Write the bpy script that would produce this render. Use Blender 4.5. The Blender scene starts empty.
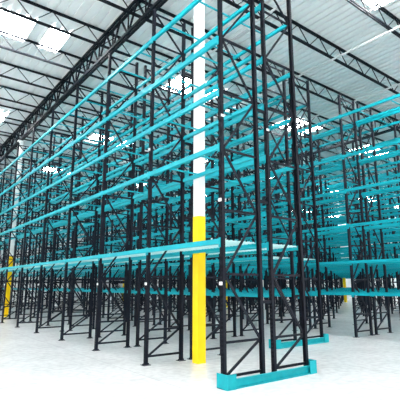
import bpy, math, random
from mathutils import Vector, Matrix
random.seed(3)
S=bpy.context.scene
S.view_settings.view_transform='Standard'
H=1.75
# ---------- materials
def mat(name,col,rough=.5,metal=0,emit=None,var=0,scale=5,bump=0,spec=.5):
    m=bpy.data.materials.new(name); m.use_nodes=True
    nt=m.node_tree; b=nt.nodes['Principled BSDF']
    b.inputs['Base Color'].default_value=(*col,1); b.inputs['Roughness'].default_value=rough
    b.inputs['Metallic'].default_value=metal
    b.inputs['Specular IOR Level'].default_value=spec
    if emit:
        b.inputs['Emission Color'].default_value=(*col,1); b.inputs['Emission Strength'].default_value=emit
    if var or bump:
        tc=nt.nodes.new('ShaderNodeTexCoord'); n=nt.nodes.new('ShaderNodeTexNoise')
        n.inputs['Scale'].default_value=scale; n.inputs['Detail'].default_value=6
        nt.links.new(tc.outputs['Object'],n.inputs['Vector'])
        if var:
            r=nt.nodes.new('ShaderNodeValToRGB')
            r.color_ramp.elements[0].position=.3; r.color_ramp.elements[1].position=.7
            r.color_ramp.elements[0].color=(*[c*(1-var) for c in col],1)
            r.color_ramp.elements[1].color=(*[min(1,c*(1+var*.4)) for c in col],1)
            nt.links.new(n.outputs['Fac'],r.inputs['Fac']); nt.links.new(r.outputs['Color'],b.inputs['Base Color'])
        if bump:
            bp=nt.nodes.new('ShaderNodeBump'); bp.inputs['Strength'].default_value=bump
            nt.links.new(n.outputs['Fac'],bp.inputs['Height']); nt.links.new(bp.outputs['Normal'],b.inputs['Normal'])
    return m
M_post=mat('navy_black_steel',(.005,.008,.017),.5,var=.3,scale=3,spec=.2)
M_teal=mat('teal_beam_paint',(.0,.36,.43),.45,var=.12,scale=2,spec=.25)
M_guard=mat('teal_guard_paint',(.0,.36,.41),.45,var=.15,scale=6,spec=.25)
M_deck=mat('wire_deck_steel',(.5,.8,.8),.4,.0,var=.1)
M_tag=mat('white_label',(.85,.87,.88),.5,var=.03)
M_yel=mat('yellow_column_paint',(.95,.64,.0),.4,var=.06,scale=3,spec=.3)
M_wht=mat('white_column_paint',(.85,.86,.85),.5,var=.05,scale=3)
M_joist=mat('black_joist_steel',(.006,.009,.015),.6,var=.3,spec=.2)
M_sky=mat('skylight_diffuser',(.97,.985,1),.5,emit=50,var=0)
M_wall=mat('white_wall_paint',(.88,.9,.9),.7,var=.04,scale=.7)
M_pipe=mat('sprinkler_pipe_paint',(.75,.76,.77),.4,var=.1)
M_floor=mat('pale_sealed_concrete',(.76,.755,.745),.22,var=.1,scale=.9,spec=.5)
def floor_nodes(m):
    nt=m.node_tree; b=nt.nodes['Principled BSDF']
    src=b.inputs['Base Color'].links[0].from_socket
    tc=nt.nodes.new('ShaderNodeTexCoord')
    br=nt.nodes.new('ShaderNodeTexBrick'); br.offset=0
    br.inputs['Color1'].default_value=(1,1,1,1); br.inputs['Color2'].default_value=(.97,.97,.97,1)
    br.inputs['Mortar'].default_value=(.72,.72,.72,1)
    br.inputs['Scale'].default_value=1; br.inputs['Mortar Size'].default_value=.008
    br.inputs['Brick Width'].default_value=4.15; br.inputs['Row Height'].default_value=4.4
    mp=nt.nodes.new('ShaderNodeMapping'); mp.inputs['Location'].default_value=(-.3,.6,0)
    nt.links.new(tc.outputs['Object'],mp.inputs['Vector']); nt.links.new(mp.outputs['Vector'],br.inputs['Vector'])
    n2=nt.nodes.new('ShaderNodeTexNoise'); n2.inputs['Scale'].default_value=7; n2.inputs['Detail'].default_value=10
    nt.links.new(tc.outputs['Object'],n2.inputs['Vector'])
    r2=nt.nodes.new('ShaderNodeValToRGB'); r2.color_ramp.elements[0].position=.35; r2.color_ramp.elements[1].position=.6
    r2.color_ramp.elements[0].color=(.86,.86,.86,1)
    nt.links.new(n2.outputs['Fac'],r2.inputs['Fac'])
    a=nt.nodes.new('ShaderNodeMixRGB'); a.blend_type='MULTIPLY'; a.inputs[0].default_value=1
    c=nt.nodes.new('ShaderNodeMixRGB'); c.blend_type='MULTIPLY'; c.inputs[0].default_value=1
    nt.links.new(src,a.inputs[1]); nt.links.new(br.outputs['Color'],a.inputs[2])
    nt.links.new(a.outputs[0],c.inputs[1]); nt.links.new(r2.outputs['Color'],c.inputs[2])
    nt.links.new(c.outputs[0],b.inputs['Base Color'])
floor_nodes(M_floor)
M_ceil=mat('white_roof_deck',(.92,.94,.94),.6,var=.03,scale=.5)

# ---------- mesh accumulator
class MB:
    def __init__(s): s.v=[];s.f=[];s.m=[]
    def box(s,x0,x1,y0,y1,z0,z1,mi=0):
        n=len(s.v)
        s.v+=[(x0,y0,z0),(x1,y0,z0),(x1,y1,z0),(x0,y1,z0),(x0,y0,z1),(x1,y0,z1),(x1,y1,z1),(x0,y1,z1)]
        s.f+=[(n,n+3,n+2,n+1),(n+4,n+5,n+6,n+7),(n,n+1,n+5,n+4),(n+1,n+2,n+6,n+5),(n+2,n+3,n+7,n+6),(n+3,n,n+4,n+7)]
        s.m+=[mi]*6
    def strut(s,p,q,w,t,mi=0,ref=(0,1,0)):
        p=Vector(p);q=Vector(q);d=(q-p).normalized();r=Vector(ref)
        if abs(d.dot(r))>.95: r=Vector((1,0,0))
        a=d.cross(r).normalized();b=d.cross(a).normalized()
        n=len(s.v)
        for c in (p,q):
            for i,j in ((-1,-1),(1,-1),(1,1),(-1,1)):
                s.v.append(tuple(c+a*(i*w/2)+b*(j*t/2)))
        s.f+=[(n,n+3,n+2,n+1),(n+4,n+5,n+6,n+7),(n,n+1,n+5,n+4),(n+1,n+2,n+6,n+5),(n+2,n+3,n+7,n+6),(n+3,n,n+4,n+7)]
        s.m+=[mi]*6
    def obj(s,name,mats,loc=(0,0,0),parent=None):
        me=bpy.data.meshes.new(name); me.from_pydata(s.v,[],s.f)
        for m in mats: me.materials.append(m)
        me.polygons.foreach_set('material_index',s.m); me.update()
        o=bpy.data.objects.new(name,me); S.collection.objects.link(o); o.location=loc
        if parent: o.parent=parent
        return o

BAY=2.67; D=.96; FL=.32; PW=.076; PH=8.95
X1=5.03; Y0=5.85; PITCH=4.15
def post(mb,x,y,detail,side):
    h=PW/2; t=.006
    if not detail:
        mb.box(x-h,x+h,y-h,y+h,0,PH,0)
    else:
        mb.box(x-h,x+h,y-h,y-h+t,0,PH,0); mb.box(x-h,x+h,y+h-t,y+h,0,PH,0)
        xf=(x-h,x-h+t) if side<0 else (x+h-t,x+h)
        xb=(x+h-t,x+h) if side<0 else (x-h,x-h+t)
        mb.box(*xb,y-h,y-h+.013,0,PH,0); mb.box(*xb,y+h-.013,y+h,0,PH,0)
        for a,b in ((y-h,y-h+.012),(y-.01,y+.01),(y+h-.012,y+h)): mb.box(*xf,a,b,0,PH,0)
        z=0
        while z<PH-.05:
            mb.box(*xf,y-h,y+h,z,z+.045,0); z+=.0762
    mb.box(x-.09,x+.09,y-.08,y+.08,0,.012,0)
    for s in(-1,1): mb.box(x+s*.07-.01,x+s*.07+.01,y-.012,y+.012,.012,.04,0)
def frame(mb,xa,xb,y,detail):
    post(mb,xa,y,detail,-1); post(mb,xb,y,detail,1)
    h=PW/2; z=.18; k=0
    mb.strut((xa+h,y,z),(xb-h,y,z),.045,.035)
    zs=[.18,.75]
    while zs[-1]+1.2<PH: zs.append(zs[-1]+1.2)
    zs.append(PH-.12)
    for i in range(len(zs)-1):
        a,b=zs[i],zs[i+1]
        mb.strut((xa+h,y,b),(xb-h,y,b),.042,.032)
        if i%2==0: mb.strut((xa+h,y,a),(xb-h,y,b),.042,.032)
        else: mb.strut((xb-h,y,a),(xa+h,y,b),.042,.032)
def rack(x0,y0,nb,levels,decks,detail_n,guard,lowlast=None):
    mb=MB(); xs=[(0,D),(D+FL,2*D+FL)]
    for i in range(nb+1):
        y=i*BAY
        for k,(a,b) in enumerate(xs): frame(mb,a,b,y,i<detail_n)
        for z in (1.4,3.4,5.4,7.4): mb.box(D+PW/2,D+FL-PW/2,y-.02,y+.02,z,z+.06,0)
        if detail_n:
            for z in (1.75,3.3,5.0):
                if random.random()<.4:
                    mb.box(-.055-.002,-.045,y-.04,y+.04,z,z+.06,3)
                if i==0 and random.random()<.5:
                    for xx in (0,D+FL): mb.box(xx-.04,xx+.04,y-.056,y-.046,z,z+.05,3)
    bh=.1
    for i in range(nb):
        ya=i*BAY+PW/2; yb=(i+1)*BAY-PW/2
        for li,z in enumerate(levels):
            for (a,b) in xs:
                for x,sg in ((a,-1),(b,1)):
                    if sg<0: xo=(x-PW/2-.012,x+.015)
                    else: xo=(x-.015,x+PW/2+.012)
                    mb.box(xo[0],xo[1],ya,yb,z,z+bh-.035,1)
                    if sg<0: mb.box(xo[0],xo[1]-.02,ya,yb,z+bh-.0349,z+bh,1)
                    else: mb.box(xo[0]+.02,xo[1],ya,yb,z+bh-.0349,z+bh,1)
                    xf=(x-PW/2-.014,x-PW/2-.001) if sg<0 else (x+PW/2+.001,x+PW/2+.014)
                    mb.box(*xf,ya-.035,ya+.012,z-.06,z+.12,1); mb.box(*xf,yb-.012,yb+.035,z-.06,z+.12,1)
                if li in decks:
                    n=int((yb-ya)/.11)
                    for j in range(n):
                        yy=ya+.06+j*.11
                        mb.box(a+.01,b-.01,yy-.012,yy+.012,z+.065,z+.085,2)
                    for j in range(8):
                        xx=a+.07+j*.115
                        mb.box(xx,xx+.018,ya+.03,yb-.03,z+.0855,z+.097,2)
                else:
                    for fr in (.27,.73):
                        yy=ya+(yb-ya)*fr
                        mb.box(a+.02,b-.02,yy-.016,yy+.016,z+.03,z+.062,1)
    if guard:
        W=2*D+FL; y=-.13
        mb.box(-.08,W+.08,y-.01,y,.0,.16,4)
        mb.box(-.08,W+.08,y-.05,y-.01,.135,.16,4)
        mb.box(-.08,W+.08,y-.05,y-.01,.0,.02,4)
        for xa,xb,sx in ((-.09,.12,-1),(W-.12,W+.09,1)):
            mb.box(xa,xb,y-.065,y-.051,0,.25,4)
            xo=(xa,xa+.012) if sx<0 else (xb-.012,xb)
            mb.box(*xo,y-.051,y+.22,0,.25,4)
    return mb.obj('pallet_rack',[M_post,M_teal,M_deck,M_tag,M_guard],(x0,y0,0))
L1=[2.5,4.35,5.5,6.65,8.0]
L2=[1.4,2.5,3.8,5.1,6.4,8.0]
rack(X1,Y0,14,L1,[0],5,True)
rack(X1+PITCH,Y0+BAY,13,L2,[1],2,True)
rack(X1+2*PITCH,Y0,14,L2,[1],0,True)
for i in range(3,10):
    rack(X1+i*PITCH,Y0,14,L2,[],0,True)

# ---------- columns
ZC=11.7
CX=X1+D+FL/2
def column(x,y):
    mb=MB()
    def pr(r,z0,z1,mi,ch=.02):
        n=len(mb.v); pts=[]
        for sx,sy in ((1,1),(-1,1),(-1,-1),(1,-1)):
            for a in range(4):
                ang=math.atan2(sy,sx)-math.pi/4+a*math.pi/6
                pts.append((sx*(r-ch)+ch*math.cos(ang),sy*(r-ch)+ch*math.sin(ang)))
        k=len(pts)
        for z in(z0,z1): mb.v.extend([(px,py,z) for px,py in pts])
        for i in range(k): mb.f.append((n+i,n+(i+1)%k,n+k+(i+1)%k,n+k+i)); mb.m.append(mi)
        mb.f.append(tuple(range(n+k-1,n-1,-1))); mb.m.append(mi)
        mb.f.append(tuple(range(n+k,n+2*k))); mb.m.append(mi)
    pr(.116,0,3.4,0); pr(.11,3.4,10.45,1)
    mb.box(-.2,.2,-.18,.18,10.45,10.48,1)
    return mb.obj('support_column',[M_yel,M_wht],(x,y,0))
for x in (CX,CX+4*PITCH,CX+8*PITCH):
    for y in (8.02,26.1,43.9): column(x,y)

# ---------- roof structure
XA,XB,YA,YB=-22,54,-14,47
def girder(x):
    mb=MB(); z0,z1=10.55,11.62
    for s in(-.07,.07):
        mb.box(s-.035,s+.035,YA,YB-.02,z0,z0+.1); mb.box(s-.035,s+.035,YA,YB-.02,z1-.1,z1)
    y=YA
    while y+1.25<=YB:
        mb.strut((0,y,z0+.05),(0,y+.625,z1-.05),.06,.06,ref=(1,0,0)); mb.strut((0,y+.625,z1-.05),(0,y+1.25,z0+.05),.06,.06,ref=(1,0,0)); y+=1.25
        mb.box(-.025,.025,y-.02,y+.02,z0+.1,z1-.1)
    mb.obj('roof_girder',[M_joist],(x,0,0))
GX=[CX-4*PITCH,CX,CX+4*PITCH,CX+8*PITCH]
for g in GX: girder(g)
def joist(y):
    mb=MB(); z0,z1=10.98,11.68
    for s in(-.04,.04):
        mb.box(XA,XB-.02,s-.022,s+.022,z0,z0+.05); mb.box(XA,XB-.02,s-.022,s+.022,z1-.05,z1)
    x=XA
    while x+1.3<=XB:
        mb.strut((x,0,z1-.03),(x+.65,0,z0+.03),.028,.028); mb.strut((x+.65,0,z0+.03),(x+1.3,0,z1-.03),.028,.028); x+=1.3
    mb.obj('roof_joist',[M_joist],(0,y,0))
y=-8.4
while y<46.5: joist(y); y+=2.5
sky=[]
for x in [2.9+8.3*k for k in range(-2,7)]:
    for yy in (-4.05,5.95,15.95,25.95,35.95):
        sky.append((x-.8,x+.8,yy-.85,yy+.85)); sky.append((x+1.35,x+2.15,yy-.85,yy+.85))
mb=MB(); mb.box(XA,XB,YA,YB,ZC+.06,ZC+.2)
x=XA
while x<XB-.3: mb.box(x,x+.22,YA,YB,ZC,ZC+.059); x+=.33
mb.obj('ceiling',[M_ceil])
for i,(a,b,c,d) in enumerate(sky):
    if b>XB-.2: continue
    m2=MB(); m2.box(a,b,c,d,ZC-.03,ZC-.005,0)
    for q in ((a-.06,a,c-.06,d+.06),(b,b+.06,c-.06,d+.06),(a,b,c-.06,c),(a,b,d,d+.06)): m2.box(*q,ZC-.05,ZC-.001,1)
    m2.obj('window_%d'%(i+1),[M_sky,M_wall])
def pipe(p,q,r,name='sprinkler_pipe'):
    mb=MB(); p=Vector(p);q=Vector(q);d=(q-p).normalized();a=d.cross(Vector((0,0,1))).normalized();b=d.cross(a)
    for c in(p,q):
        for k in range(10):
            t=k*math.tau/10; mb.v.append(tuple(c+a*r*math.cos(t)+b*r*math.sin(t)))
    for k in range(10): mb.f.append((k,(k+1)%10,10+(k+1)%10,10+k)); mb.m.append(0)
    mb.obj(name,[M_pipe])
for x in (0.8,9.6,13.9,18.2,27,35): pipe((x,YA,10.9),(x,YB-.1,10.9),.04)

# ---------- shell
mb=MB(); mb.box(XA-10,XB,YA-10,YB,-.2,0); mb.obj('floor',[M_floor])
mb=MB(); mb.box(XA,XB,YB,YB+.3,0,ZC+.2); mb.obj('wall_far',[M_wall])
mb=MB(); mb.box(XB,XB+.3,YA,YB+.3,0,ZC+.2); mb.obj('wall_right',[M_wall])

# ---------- world
w=bpy.data.worlds.new('World'); S.world=w; w.use_nodes=True
w.node_tree.nodes['Background'].inputs[0].default_value=(.99,.99,1,1)
w.node_tree.nodes['Background'].inputs[1].default_value=2.0

# ---------- camera
cd=bpy.data.cameras.new('camera'); cam=bpy.data.objects.new('camera',cd); S.collection.objects.link(cam)
cd.sensor_width=36; cd.lens=415/400*36
yaw=math.radians(37.6); pit=math.radians(11.6)
cam.location=(0,0,H); cam.rotation_euler=(math.pi/2+pit,0,-yaw)
cd.clip_end=300
S.camera=cam
